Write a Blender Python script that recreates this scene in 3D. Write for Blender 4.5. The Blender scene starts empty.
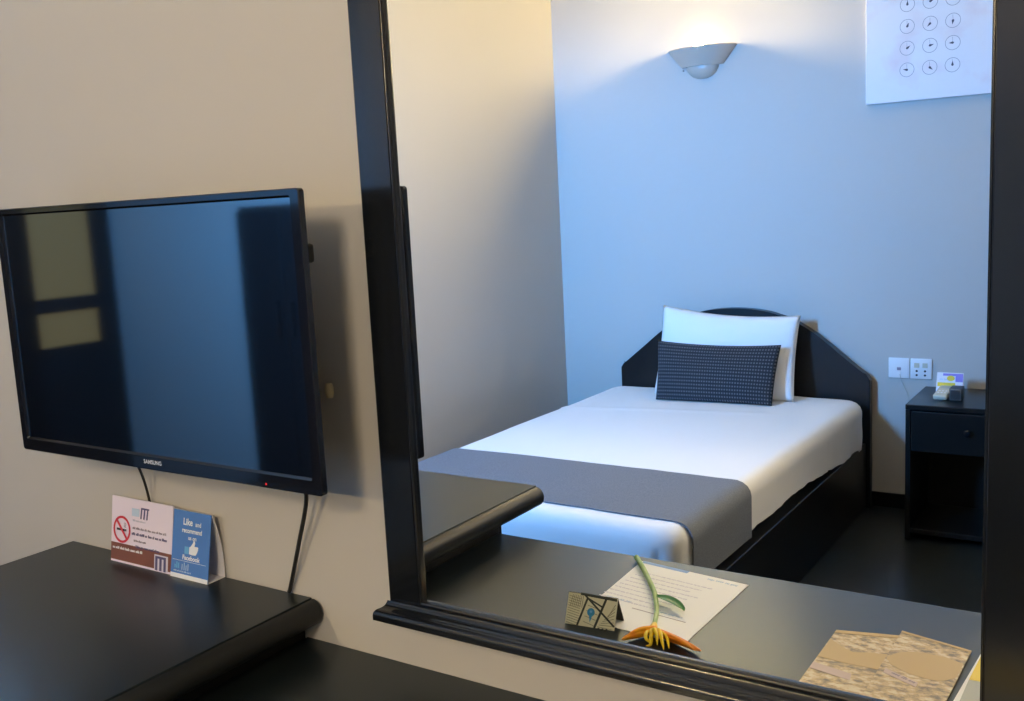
import bpy, bmesh, math, random
from mathutils import Vector, Matrix, noise as mnoise
random.seed(7)
S = bpy.context.scene
COL = S.collection
PI = math.pi

# ------------------------------------------------------------------ materials
def mat(name, col, rough=0.5, metal=0.0, spec=0.5, coat=0.0, emit=None, estr=0.0, bump=None, vary=None, ior=None):
    m = bpy.data.materials.new(name); m.use_nodes = True
    nt = m.node_tree; b = nt.nodes['Principled BSDF']
    b.inputs['Base Color'].default_value = (*col, 1)
    b.inputs['Roughness'].default_value = rough
    b.inputs['Metallic'].default_value = metal
    b.inputs['Specular IOR Level'].default_value = spec
    b.inputs['Coat Weight'].default_value = coat
    if ior: b.inputs['IOR'].default_value = ior
    if emit:
        b.inputs['Emission Color'].default_value = (*emit, 1)
        b.inputs['Emission Strength'].default_value = estr
    tc = nt.nodes.new('ShaderNodeTexCoord')
    if vary:                                   # (scale, second colour, low, high)
        n = nt.nodes.new('ShaderNodeTexNoise'); n.inputs['Scale'].default_value = vary[0]
        n.inputs['Detail'].default_value = 5
        nt.links.new(tc.outputs['Object'], n.inputs['Vector'])
        r = nt.nodes.new('ShaderNodeValToRGB')
        r.color_ramp.elements[0].position = vary[2]; r.color_ramp.elements[1].position = vary[3]
        r.color_ramp.elements[0].color = (*col, 1); r.color_ramp.elements[1].color = (*vary[1], 1)
        nt.links.new(n.outputs['Fac'], r.inputs['Fac'])
        nt.links.new(r.outputs['Color'], b.inputs['Base Color'])
    if bump:                                   # (scale, strength, distance)
        n = nt.nodes.new('ShaderNodeTexNoise'); n.inputs['Scale'].default_value = bump[0]
        n.inputs['Detail'].default_value = 3
        nt.links.new(tc.outputs['Object'], n.inputs['Vector'])
        bp = nt.nodes.new('ShaderNodeBump'); bp.inputs['Strength'].default_value = bump[1]
        bp.inputs['Distance'].default_value = bump[2]
        nt.links.new(n.outputs['Fac'], bp.inputs['Height'])
        nt.links.new(bp.outputs['Normal'], b.inputs['Normal'])
    return m

M = {}
M['paint'] = mat('wall paint', (.495, .468, .425), .62, bump=(160, .05, .002))
M['ceiling'] = mat('ceiling paint', (.86, .84, .80), .8)
M['lacquer'] = mat('black lacquered wood', (.007, .0075, .008), .30, spec=.32, bump=(60, .03, .001))
M['worktop'] = mat('black laminate worktop', (.0075, .0105, .0115), .32, spec=.60, bump=(500, .02, .0005))
M['worktop'].node_tree.nodes['Principled BSDF'].inputs['Specular Tint'].default_value = (.78, .95, 1.0, 1)
M['edge'] = mat('black satin edge', (.010, .0115, .012), .48, spec=.3)
M['frame'] = mat('black frame lacquer', (.007, .0085, .011), .17, spec=.6)
M['groove'] = mat('groove shadow gap', (.004, .004, .004), .8)
M['tvplastic'] = mat('glossy black plastic', (.006, .006, .008), .10, coat=.4)
M['tvback'] = mat('matt black plastic', (.012, .012, .012), .5)
M['screen'] = mat('dark television glass', (.003, .003, .004), .045, ior=2.8)
M['cable'] = mat('black rubber', (.012, .012, .012), .5)
M['led'] = mat('red indicator', (.5, .01, .01), .4, emit=(1, .03, .03), estr=.7)
M['silver'] = mat('silver print', (.62, .64, .68), .4)
M['sheet'] = mat('white cotton', (.88, .875, .86), .85, bump=(38, .10, .004))
M['pillow'] = mat('white pillow cotton', (.86, .855, .84), .85, bump=(24, .12, .004))
M['card'] = mat('white card', (.80, .77, .79), .5)
M['pinkcard'] = mat('pale pink printed card', (.80, .71, .82), .5)
M['brownink'] = mat('brown ink', (.20, .075, .055), .5)
M['redink'] = mat('red ink', (.62, .035, .06), .5)
M['blackink'] = mat('black ink', (.02, .02, .022), .5)
M['greyink'] = mat('grey ink', (.30, .24, .28), .5)
M['purpleink'] = mat('dark purple ink', (.09, .08, .19), .5)
M['lilacink'] = mat('lilac ink', (.62, .60, .70), .5)
M['paleblue'] = mat('pale blue ink', (.50, .62, .78), .5)
M['bluecard'] = mat('blue printed card', (.075, .20, .54), .45)
M['whiteink'] = mat('white ink', (.85, .86, .88), .5)
M['lightblue'] = mat('light blue ink', (.15, .42, .72), .5)
M['paper'] = mat('white paper', (.92, .91, .90), .6)
M['paperblue'] = mat('blue heading ink', (.22, .38, .68), .6)
M['stem'] = mat('green stem', (.30, .46, .13), .45, vary=(30, (.42, .56, .22), .35, .65))
M['leaf'] = mat('green leaf', (.05, .22, .035), .4)
M['bract'] = mat('orange bract', (.95, .25, .008), .4, vary=(25, (.98, .42, .01), .4, .6))
M['floret'] = mat('yellow floret', (.98, .66, .015), .45)
M['yellow'] = mat('yellow print', (.85, .62, .02), .5)
M['greycover'] = mat('grey cover print', (.42, .44, .40), .5)
M['ceramic'] = mat('glazed pale ceramic', (.47, .42, .36), .35)
M['bulb'] = mat('lit bulb', (1, 1, 1), .5, emit=(1.0, .75, .37), estr=4600)
M['bulbweak'] = mat('lit weaker bulb', (1, 1, 1), .5, emit=(1.0, .77, .42), estr=1300)
M['screw'] = mat('dark screw', (.05, .05, .05), .4, metal=.6)
M['steel'] = mat('dull steel', (.45, .45, .45), .35, metal=1.0)
M['socket'] = mat('white socket plastic', (.80, .80, .80), .35)
M['hole'] = mat('dark socket hole', (.02, .02, .02), .6)
M['cream'] = mat('cream plastic', (.60, .56, .42), .45)
M['darkgrey'] = mat('dark grey plastic', (.07, .075, .075), .45)
M['canvasinkD'] = mat('grey painted line', (.30, .31, .34), .7)
M['canvasinkK'] = mat('black painted hand', (.08, .08, .10), .7)
M['floor'] = mat('dark floor boards', (.014, .017, .016), .30, vary=(3.0, (.026, .030, .028), .3, .75), bump=(12, .04, .002))
M['beige'] = mat('beige plastic', (.62, .52, .30), .5)
M['warmpane'] = mat('lit frosted pane', (.22, .17, .07), .5, emit=(1.0, .74, .28), estr=.34)
M['darkpaint'] = mat('dark door paint', (.012, .013, .014), .5)
M['mapink'] = mat('dark map roads', (.03, .035, .02), .5)
M['maplines'] = mat('brown map lines', (.26, .24, .13), .6)
M['map'] = mat('cream map paper', (.80, .76, .54), .6)
M['mapback'] = mat('black card back', (.02, .02, .02), .5)
M['bluepin'] = mat('blue pin ink', (.03, .26, .50), .5)
M['purple'] = mat('purple print', (.25, .20, .62), .5)

def mirror_mat():
    m = bpy.data.materials.new('silvered mirror glass'); m.use_nodes = True
    b = m.node_tree.nodes['Principled BSDF']
    b.inputs['Base Color'].default_value = (.93, .955, .945, 1)
    b.inputs['Metallic'].default_value = 1; b.inputs['Roughness'].default_value = 0
    return m
M['mirror'] = mirror_mat()

def glass_mat():
    m = bpy.data.materials.new('window glass'); m.use_nodes = True
    nt = m.node_tree; nt.nodes.clear()
    o = nt.nodes.new('ShaderNodeOutputMaterial'); t = nt.nodes.new('ShaderNodeBsdfTransparent')
    g = nt.nodes.new('ShaderNodeBsdfGlossy'); g.inputs['Roughness'].default_value = .02
    x = nt.nodes.new('ShaderNodeMixShader'); x.inputs[0].default_value = .06
    t.inputs[0].default_value = (.95, .97, .97, 1)
    nt.links.new(t.outputs[0], x.inputs[1]); nt.links.new(g.outputs[0], x.inputs[2])
    nt.links.new(x.outputs[0], o.inputs[0]); return m
M['glass'] = glass_mat()

def cushion_mat():
    m = bpy.data.materials.new('dark woven cushion fabric'); m.use_nodes = True
    nt = m.node_tree; b = nt.nodes['Principled BSDF']; b.inputs['Roughness'].default_value = .85
    uv = nt.nodes.new('ShaderNodeUVMap'); sp = nt.nodes.new('ShaderNodeSeparateXYZ')
    nt.links.new(uv.outputs[0], sp.inputs[0])
    def math_(op, a, bv=None):
        n = nt.nodes.new('ShaderNodeMath'); n.operation = op
        for i, q in enumerate((a, bv)):
            if q is None: continue
            if isinstance(q, (int, float)): n.inputs[i].default_value = q
            else: nt.links.new(q, n.inputs[i])
        return n.outputs[0]
    U = math_('FRACT', math_('MULTIPLY', sp.outputs[0], 46)); V = math_('FRACT', math_('MULTIPLY', sp.outputs[1], 17))
    du = math_('ABSOLUTE', math_('SUBTRACT', U, .5)); dv = math_('ABSOLUTE', math_('SUBTRACT', V, .5))
    dot = math_('MULTIPLY', math_('LESS_THAN', du, .27), math_('LESS_THAN', dv, .22))
    mx = nt.nodes.new('ShaderNodeMixRGB'); nt.links.new(dot, mx.inputs[0])
    mx.inputs[1].default_value = (.012, .015, .022, 1); mx.inputs[2].default_value = (.10, .10, .108, 1)
    nt.links.new(mx.outputs[0], b.inputs['Base Color'])
    bp = nt.nodes.new('ShaderNodeBump'); bp.inputs['Distance'].default_value = .002; bp.inputs['Strength'].default_value = .4
    nt.links.new(dot, bp.inputs['Height']); nt.links.new(bp.outputs[0], b.inputs['Normal'])
    return m
M['cushion'] = cushion_mat()
M['runner'] = mat('grey woven runner', (.130, .148, .180), .9, bump=(420, .35, .001), vary=(260, (.18, .20, .235), .35, .65))

def canvas_mat():
    m = mat('painted white canvas', (.78, .76, .77), .75)
    nt = m.node_tree; b = nt.nodes['Principled BSDF']
    tc = nt.nodes.new('ShaderNodeTexCoord'); n = nt.nodes.new('ShaderNodeTexNoise'); n.inputs['Scale'].default_value = 7
    n.inputs['Detail'].default_value = 6
    nt.links.new(tc.outputs['Object'], n.inputs['Vector'])
    r = nt.nodes.new('ShaderNodeValToRGB')
    r.color_ramp.elements[0].position = .52; r.color_ramp.elements[0].color = (.80, .78, .79, 1)
    r.color_ramp.elements[1].position = .78; r.color_ramp.elements[1].color = (.75, .64, .65, 1)
    nt.links.new(n.outputs['Fac'], r.inputs[0]); nt.links.new(r.outputs[0], b.inputs['Base Color'])
    return m
M['canvas'] = canvas_mat()

def brochure_mat():
    m = mat('tan printed drawing', (.55, .38, .17), .45)
    nt = m.node_tree; b = nt.nodes['Principled BSDF']
    tc = nt.nodes.new('ShaderNodeTexCoord'); 
    n = nt.nodes.new('ShaderNodeTexNoise'); n.inputs['Scale'].default_value = 75; n.inputs['Detail'].default_value = 6; n.inputs['Roughness'].default_value = .65
    mp = nt.nodes.new('ShaderNodeMapping'); mp.inputs['Scale'].default_value = (.7, 1.15, 1)
    mp.inputs['Rotation'].default_value = (0, 0, .25)
    nt.links.new(tc.outputs['Object'], mp.inputs[0]); nt.links.new(mp.outputs[0], n.inputs['Vector'])
    r = nt.nodes.new('ShaderNodeValToRGB'); e = r.color_ramp.elements
    e[0].position = .38; e[0].color = (.19, .155, .115, 1)
    e[1].position = .60; e[1].color = (.74, .64, .46, 1)
    k = e.new(.45); k.color = (.40, .30, .18, 1)
    k = e.new(.52); k.color = (.60, .43, .21, 1)
    nt.links.new(n.outputs['Fac'], r.inputs[0]); nt.links.new(r.outputs[0], b.inputs['Base Color'])
    return m
M['brochure'] = brochure_mat()
M['tan'] = mat('plain tan print', (.56, .39, .17), .45)
M['pinkprint'] = mat('pale pink print', (.60, .46, .42), .5)

# ------------------------------------------------------------------ geometry helpers
def link(name, bm, m, parent=None, smooth=False, angle=35):
    me = bpy.data.meshes.new(name)
    bmesh.ops.recalc_face_normals(bm, faces=bm.faces[:])
    bm.to_mesh(me); bm.free()
    ms = m if isinstance(m, (list, tuple)) else [m]
    for q in ms: me.materials.append(M[q] if isinstance(q, str) else q)
    if smooth:
        for p in me.polygons: p.use_smooth = True
        me.set_sharp_from_angle(angle=math.radians(angle))
    o = bpy.data.objects.new(name, me); COL.objects.link(o)
    if parent:
        o.parent = parent; o.matrix_parent_inverse = parent.matrix_basis.inverted()
    return o
def thing(name, label, cat, loc=(0, 0, 0), group=None):
    o = bpy.data.objects.new(name, None); COL.objects.link(o); o.location = loc
    o.empty_display_size = .05
    o['label'] = label; o['category'] = cat
    if group: o['group'] = group
    return o
def tag(o, label, cat, group=None):
    o['label'] = label; o['category'] = cat
    if group: o['group'] = group
    return o
def struct(name, bm, m, parent=None, smooth=False):
    o = link(name, bm, m, parent, smooth)
    if not parent: o['kind'] = 'structure'
    return o
def box(x0, x1, y0, y1, z0, z1, bev=0.0, seg=2, bm=None):
    t = bmesh.new()
    bmesh.ops.create_cube(t, size=1)
    for v in t.verts:
        v.co = Vector(((x0 + x1) / 2 + v.co.x * (x1 - x0), (y0 + y1) / 2 + v.co.y * (y1 - y0), (z0 + z1) / 2 + v.co.z * (z1 - z0)))
    if bev > 0:
        bmesh.ops.bevel(t, geom=t.edges[:], offset=bev, segments=seg, affect='EDGES', profile=.5)
    return merge(bm, t)
def merge(bm, t):
    if bm is None: return t
    me = bpy.data.meshes.new('tmp'); t.to_mesh(me); t.free(); bm.from_mesh(me); bpy.data.meshes.remove(me)
    return bm
def prism(poly, axis, a0, a1, bm=None, bev=0.0):
    """extrude a 2D polygon along an axis ('x': poly=(y,z), 'y': poly=(x,z), 'z': poly=(x,y))"""
    t = bmesh.new()
    def P(p, a):
        return {'x': (a, p[0], p[1]), 'y': (p[0], a, p[1]), 'z': (p[0], p[1], a)}[axis]
    A = [t.verts.new(P(p, a0)) for p in poly]; B = [t.verts.new(P(p, a1)) for p in poly]
    t.faces.new(A); t.faces.new(B[::-1]); n = len(poly)
    for i in range(n): t.faces.new((A[i], B[i], B[(i + 1) % n], A[(i + 1) % n]))
    if bev > 0:
        es = [e for e in t.edges if abs((e.verts[0].co - e.verts[1].co)['xyz'.index(axis)]) < 1e-7]
        bmesh.ops.bevel(t, geom=es, offset=bev, segments=3, affect='EDGES', profile=.5)
    return merge(bm, t)
def tube(pts, rad, n=8, bm=None, cap=True):
    t = bmesh.new(); pts = [Vector(p) for p in pts]; rings = []
    up = Vector((0.123, .31, .94)).normalized()
    for i, p in enumerate(pts):
        d = (pts[min(i + 1, len(pts) - 1)] - pts[max(i - 1, 0)]).normalized()
        a = d.cross(up).normalized(); b = d.cross(a).normalized()
        r = rad[i] if isinstance(rad, (list, tuple)) else rad
        rings.append([t.verts.new(p + (a * math.cos(k * 2 * PI / n) + b * math.sin(k * 2 * PI / n)) * r) for k in range(n)])
    for i in range(len(rings) - 1):
        for k in range(n): t.faces.new((rings[i][k], rings[i][(k + 1) % n], rings[i + 1][(k + 1) % n], rings[i + 1][k]))
    if cap: t.faces.new(rings[0][::-1]); t.faces.new(rings[-1])
    return merge(bm, t)
def spline(pts, n=8):
    pts = [Vector(p) for p in pts]; out = []
    for i in range(len(pts) - 1):
        p0 = pts[max(i - 1, 0)]; p1 = pts[i]; p2 = pts[i + 1]; p3 = pts[min(i + 2, len(pts) - 1)]
        for k in range(n):
            u = k / n
            out.append(.5 * ((2 * p1) + (p2 - p0) * u + (2 * p0 - 5 * p1 + 4 * p2 - p3) * u * u + (3 * p1 - p0 - 3 * p2 + p3) * u ** 3))
    out.append(pts[-1]); return out
def lathe(prof, center, a0=0, a1=2 * PI, n=40, sx=1, sy=1, bm=None):
    t = bmesh.new(); full = abs(a1 - a0 - 2 * PI) < 1e-6; rings = []
    for r, z in prof:
        rings.append([t.verts.new((center[0] + sx * r * math.cos(a0 + (a1 - a0) * k / n), center[1] + sy * r * math.sin(a0 + (a1 - a0) * k / n), center[2] + z)) for k in range(n if full else n + 1)])
    for i in range(len(rings) - 1):
        m_ = len(rings[i])
        for k in range(m_ if full else m_ - 1):
            t.faces.new((rings[i][k], rings[i][(k + 1) % m_], rings[i + 1][(k + 1) % m_], rings[i + 1][k]))
    bmesh.ops.remove_doubles(t, verts=t.verts[:], dist=1e-6)
    return merge(bm, t)

class Plane:
    """a flat printable face: u to the reader's right, v up, n towards the reader"""
    def __init__(s, o, u, v):
        s.o = Vector(o); s.u = Vector(u).normalized(); v = Vector(v); s.v = (v - s.u * v.dot(s.u)).normalized(); s.n = s.u.cross(s.v)
    def at(s, a, b, h=0): return s.o + s.u * a + s.v * b + s.n * h
    def poly(s, pts, h=.0005, t=.0003, bm=None):
        b = bm if bm is not None else bmesh.new()
        A = [b.verts.new(s.at(p[0], p[1], h)) for p in pts]; B = [b.verts.new(s.at(p[0], p[1], h - t)) for p in pts]
        b.faces.new(A); b.faces.new(B[::-1]); n = len(pts)
        for i in range(n): b.faces.new((A[i], B[i], B[(i + 1) % n], A[(i + 1) % n]))
        return b
    def rect(s, a0, a1, b0, b1, h=.0005, t=.0003, bm=None):
        return s.poly([(a0, b0), (a1, b0), (a1, b1), (a0, b1)], h, t, bm)
    def ring(s, ca, cb, r0, r1, h=.0005, n=40, bm=None, sq=1.0, a0=0, a1=2 * PI):
        b = bm if bm is not None else bmesh.new()
        for k in range(n):
            A = a0 + (a1 - a0) * k / n; B = a0 + (a1 - a0) * (k + 1) / n
            s.poly([(ca + r0 * math.cos(A), cb + r0 * sq * math.sin(A)), (ca + r1 * math.cos(A), cb + r1 * sq * math.sin(A)),
                    (ca + r1 * math.cos(B), cb + r1 * sq * math.sin(B)), (ca + r0 * math.cos(B), cb + r0 * sq * math.sin(B))], h, .0003, b)
        return b
    def disc(s, ca, cb, r, h=.0005, n=24, bm=None, sq=1.0):
        return s.poly([(ca + r * math.cos(2 * PI * k / n), cb + r * sq * math.sin(2 * PI * k / n)) for k in range(n)], h, .0003, bm)
    def line(s, a, b_, w, h=.0005, bm=None):
        a = Vector(a); b_ = Vector(b_); d = (b_ - a).normalized(); p = Vector((-d.y, d.x)) * w / 2
        return s.poly([a + p, a - p, b_ - p, b_ + p], h, .0003, bm)
    def words(s, a, b, width, size, h=.0005, bm=None, seed=1):
        """a line of print too small to read: word-long strokes of uneven letters"""
        rnd = random.Random(seed); b0 = bm if bm is not None else bmesh.new(); x = a
        while x < a + width:
            w = min(rnd.uniform(1.2, 4.5) * size * .6, a + width - x); k = x
            while k < x + w:
                lw = size * rnd.uniform(.22, .42); s.rect(k, min(k + lw, x + w), b, b + size * rnd.choice((.62, .62, .9)), h, .0003, b0); k += lw + size * .16
            x += w + size * .5
        return b0
    def text(s, body, a, b, size, h=.0005, align='CENTER', bold=0.0, sx=1.0, bm=None):
        cu = bpy.data.curves.new('t', 'FONT'); cu.body = body; cu.size = size; cu.align_x = align; cu.offset = bold; cu.resolution_u = 3
        o = bpy.data.objects.new('t', cu); COL.objects.link(o)
        bpy.context.view_layer.update()
        me = bpy.data.meshes.new_from_object(o)
        t = bmesh.new(); t.from_mesh(me)
        for v in t.verts: v.co = s.at(a + v.co.x * sx, b + v.co.y, h)
        bpy.data.objects.remove(o); bpy.data.curves.remove(cu); bpy.data.meshes.remove(me)
        return merge(bm, t)

# ------------------------------------------------------------------ camera
CAM = (0, -1.09, 1.43)
yaw, pitch, roll = math.radians(-33.43152), math.radians(8.32383), math.radians(2.93655)
f = Vector((math.sin(yaw) * math.cos(pitch), math.cos(yaw) * math.cos(pitch), -math.sin(pitch)))
r = Vector((math.cos(yaw), -math.sin(yaw), 0)); d = f.cross(r)
r2 = r * math.cos(roll) + d * math.sin(roll); d2 = d * math.cos(roll) - r * math.sin(roll)
cd = bpy.data.cameras.new('camera'); cam = bpy.data.objects.new('camera', cd); COL.objects.link(cam)
Mx = Matrix.Identity(4)
for i, c in enumerate((r2, -d2, -f)):
    for k in range(3): Mx[k][i] = c[k]
Mx.translation = Vector(CAM); cam.matrix_world = Mx
cd.sensor_fit = 'HORIZONTAL'; cd.sensor_width = 36; cd.lens = 989.405 / 1024 * 36
cd.clip_start = .02
S.camera = cam

# ------------------------------------------------------------------ room shell
XL, XR, YB, H = -2.635, 1.9, -3.45, 2.75
XE, YR = -4.2, -2.08                    # the recess left of the bed bay
WX0, WX1, WZ0, WZ1 = -2.62, -2.24, 1.42, 2.20   # daylight window in the front wall
struct('floor', box(XE - .1, XR + .1, YB - .1, .1, -.1, 0), 'floor')
struct('ceiling', box(XE - .1, XR + .1, YB - .1, .1, H, H + .1), 'ceiling')
bm = box(WX1, XR + .1, 0, .1, 0, H); box(XE - .1, WX0, 0, .1, 0, H, bm=bm); box(WX0, WX1, 0, .1, 0, WZ0, bm=bm); box(WX0, WX1, 0, .1, WZ1, H, bm=bm)
struct('wall_front', bm, 'paint')
struct('wall_back', box(XL - .1, XR + .1, YB - .1, YB, 0, H), 'paint')
bm = box(XL - .1, XL, YB - .1, YR, 0, H); box(XE - .1, XL - .1, YR - .1, YR, 0, H, bm=bm)
struct('wall_left', bm, 'paint')
struct('wall_far_left', box(XE - .1, XE, YR - .1, .1, 0, H), 'paint')
struct('wall_right', box(XR, XR + .1, YB - .1, .1, 0, H), 'paint')
struct('baseboard_back', box(XL, XR, YB, YB + .014, 0, .067, .003), 'lacquer')
struct('baseboard_left', box(XL, XL + .014, YB + .014, YR, 0, .067, .003), 'lacquer')
struct('baseboard_front', box(WX1, -1.80, -.014, 0, 0, .067, .003), 'lacquer')
# window: frame, mullion, glass
bm = box(WX0, WX0 + .05, .02, .07, WZ0, WZ1); box(WX1 - .05, WX1, .02, .07, WZ0, WZ1, bm=bm)
box(WX0 + .05, WX1 - .05, .02, .07, WZ0, WZ0 + .05, bm=bm); box(WX0 + .05, WX1 - .05, .02, .07, WZ1 - .05, WZ1, bm=bm)
win = struct('window_1', bm, 'lacquer')
link('pane', box(WX0 + .05, WX1 - .05, .043, .047, WZ0 + .05, WZ1 - .05), 'glass', win)
struct('sky_blocker_slab', box(-5.2, .5, .12, .75, 2.40, 2.55), 'ceiling')  # unseen slab added outside to keep the upper sky off the bed
# far door of the recess with two lit frosted panes
P0, P1 = -1.975, -1.67
bm = box(XE, XE + .03, YR, P0, 0, 2.1); box(XE, XE + .03, P1, P1 + .16, 0, 2.1, bm=bm)
box(XE, XE + .03, P0, P1, 0, .9, bm=bm); box(XE, XE + .03, P0, P1, 1.055, 1.12, bm=bm); box(XE, XE + .03, P0, P1, 2.0, 2.1, bm=bm)
door = struct('door_1', bm, 'darkpaint')
link('pane', box(XE + .008, XE + .014, P0, P1, 1.12, 2.0), 'warmpane', door)
link('pane', box(XE + .008, XE + .014, P0, P1, .9, 1.055), 'warmpane', door)

def wardrobe(name, label, x0, x1, y0, y1, h, face):
    t = thing(name, label, 'wardrobe', ((x0 + x1) / 2, (y0 + y1) / 2, 0))
    link('carcass', box(x0, x1, y0, y1, 0, h, .004), 'darkpaint', t)
    for k in range(2):
        if face == 'y':
            a = x0 + (x1 - x0) * k / 2; b = x0 + (x1 - x0) * (k + 1) / 2
            link('door', box(a + .004, b - .004, y1, y1 + .018, .08, h - .02, .003), 'darkpaint', t)
            hx = b - .04 if k == 0 else a + .04
            link('handle', box(hx - .006, hx + .006, y1 + .018, y1 + .04, .95, 1.1, .003), 'screw', t)
        else:
            a = y0 + (y1 - y0) * k / 2; b = y0 + (y1 - y0) * (k + 1) / 2
            link('door', box(x1, x1 + .018, a + .004, b - .004, .08, h - .02, .003), 'darkpaint', t)
            hy = b - .04 if k == 0 else a + .04
            link('handle', box(x1 + .018, x1 + .04, hy - .006, hy + .006, .95, 1.1, .003), 'screw', t)
    return t
wardrobe('wardrobe', 'low dark two-door wardrobe reflected at the right edge of the television screen', -3.17, -2.66, YR + .002, YR + .10, 1.48, 'y')
wardrobe('wardrobe', 'dark tall wardrobe reflected at the left edge of the television screen', XE + .002, XE + .23, -1.45, -.5, 2.3, 'x')

# ------------------------------------------------------------------ television
TX0, TX1, TZ0, TZ1, TY = -1.690, -.960, 1.0435, 1.468, -.130
tv = thing('television', 'black flat-screen television mounted on the wall left of the mirror', 'television', ((TX0 + TX1) / 2, TY, TZ0))
def rrect(x0, x1, z0, z1, rr, n=5):
    out = []
    for cx, cz, a in ((x1 - rr, z1 - rr, 0), (x0 + rr, z1 - rr, PI / 2), (x0 + rr, z0 + rr, PI), (x1 - rr, z0 + rr, 1.5 * PI)):
        for k in range(n + 1): out.append((cx + rr * math.cos(a + k * PI / 2 / n), cz + rr * math.sin(a + k * PI / 2 / n)))
    return out
SX0, SX1, SZ0, SZ1 = TX0 + .018, TX1 - .020, TZ0 + .024, TZ1 - .012
bm = bmesh.new()                        # bezel ring with a sloped inner lip
rings = []
for (poly, y) in ((rrect(TX0 + .002, TX1 - .002, TZ0 + .002, TZ1 - .002, .006), TY + .012), (rrect(TX0, TX1, TZ0, TZ1, .006), TY + .010), (rrect(TX0, TX1, TZ0, TZ1, .006), TY + .0015),
                  (rrect(TX0 + .0015, TX1 - .0015, TZ0 + .0015, TZ1 - .0015, .005), TY), (rrect(SX0 - .003, SX1 + .003, SZ0 - .003, SZ1 + .003, .003), TY),
                  (rrect(SX0, SX1, SZ0, SZ1, .002), TY + .004)):
    rings.append([bm.verts.new((p[0], y, p[1])) for p in poly])
for a, b in zip(rings, rings[1:]):
    for k in range(len(a)): bm.faces.new((a[k], a[(k + 1) % len(a)], b[(k + 1) % len(a)], b[k]))
bm.faces.new(rings[0])
link('bezel', bm, 'tvplastic', tv)
link('screen', box(SX0 - .001, SX1 + .001, TY + .004, TY + .008, SZ0 - .001, SZ1 + .001), 'screen', tv)
# curved chin lip
tvx = (TX0 + TX1) / 2
pts = [(TX0 + .16 + (TX1 - TX0 - .32) * k / 24, TZ0 + .001 - .0015 * math.sin(PI * k / 24)) for k in range(25)]
link('chin', prism(pts + [(TX1 - .16, TZ0 + .003), (TX0 + .16, TZ0 + .003)], 'y', TY + .001, TY + .009), 'tvplastic', tv)
tp = Plane((0, TY, 0), (1, 0, 0), (0, 0, 1))
link('brand_lettering', tp.text('SAMSUNG', tvx - .002, TZ0 + .0095, .0092, .0004, bold=.0002, sx=1.05), 'silver', tv)
link('power_light', tp.disc(-1.071, TZ0 + .0065, .0017, .0006), 'led', tv)
bm = box(TX0 + .06, -1.006, TY + .012, -.062, TZ0 + .014, TZ0 + .165, .02, 3)
box(TX0 + .03, -.985, TY + .010, -.10, TZ0 + .02, TZ1 - .02, .006, 2, bm=bm)
box(-1.02, -.992, -.105, -.075, 1.365, 1.392, .004, 2, bm=bm)
link('rear_housing', bm, 'tvback', tv)
bm = box(tvx - .11, tvx + .11, -.012, 0, 1.15, 1.36, .002); box(tvx - .1, tvx - .07, -.1, -.012, 1.14, 1.4, bm=bm); box(tvx + .07, tvx + .1, -.1, -.012, 1.14, 1.4, bm=bm)
link('wall_bracket', bm, 'tvback', tv)
tag(link('wall_plug', lathe([(0, -.011), (.005, -.011), (.007, -.004), (.007, .004), (.005, .011), (0, .011)], (-1.051, -.0075, 1.166), n=16), 'beige', smooth=True),
    'small beige plug on the wall just behind the right side of the television', 'plug')
# cables hanging from the set
tag(link('cable', tube(spline([(-1.075, -.068, 1.054), (-1.083, -.050, 1.035), (-1.096, -.03, .995), (-1.135, -.018, .91), (-1.172, -.0075, .832), (-1.177, -.0075, .8225)], 8), .0034, 10), 'cable', smooth=True),
    'thick black cable running from the television down to the right part of the cabinet top', 'cable')
tag(link('cable', tube(spline([(-1.494, -.070, 1.054), (-1.498, -.050, 1.03), (-1.504, -.03, 1.0), (-1.514, -.012, .95), (-1.522, -.003, .90), (-1.53, -.003, .8215)], 8), .0024, 10), 'cable', smooth=True),
    'thin black cable hanging from the television behind the no smoking card', 'cable')

# ------------------------------------------------------------------ cabinet with raised top (left of desk)
ZC = .819
cab = thing('low_cabinet', 'black cabinet with raised top and rounded edge, under the television', 'cabinet', (-1.45, -.35, 0))
link('top', box(-1.780, -1.131, -.722, -.002, ZC - .032, ZC, .0012), 'worktop', cab)
pts = [(-1.1285, ZC - .004), (-1.1285, ZC - .036)]
pts = [(-1.131, ZC - .042), (-1.131, ZC - .007), (-1.1270, ZC - .007)] + [(-1.128 + .021 * math.cos(a), ZC - .0215 + .0215 * math.sin(a)) for a in [PI / 2 - .10 - k * (PI - .1) / 14 for k in range(15)]]
bm = prism(pts, 'y', -.716, -.003, bev=.0025)
link('rounded_edge', bm, 'edge', cab, True, 30)
link('body', box(-1.762, -1.152, -.60, -.002, .06, ZC - .032, .002), 'lacquer', cab)
link('plinth', box(-1.75, -1.165, -.57, -.01, 0, .06), 'lacquer', cab)
dr = link('door', box(-1.755, -1.158, -.62, -.60, .075, ZC - .045, .003), 'lacquer', cab)
link('handle', box(-1.215, -1.203, -.645, -.62, .45, .57, .004), 'screw', dr)

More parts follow.
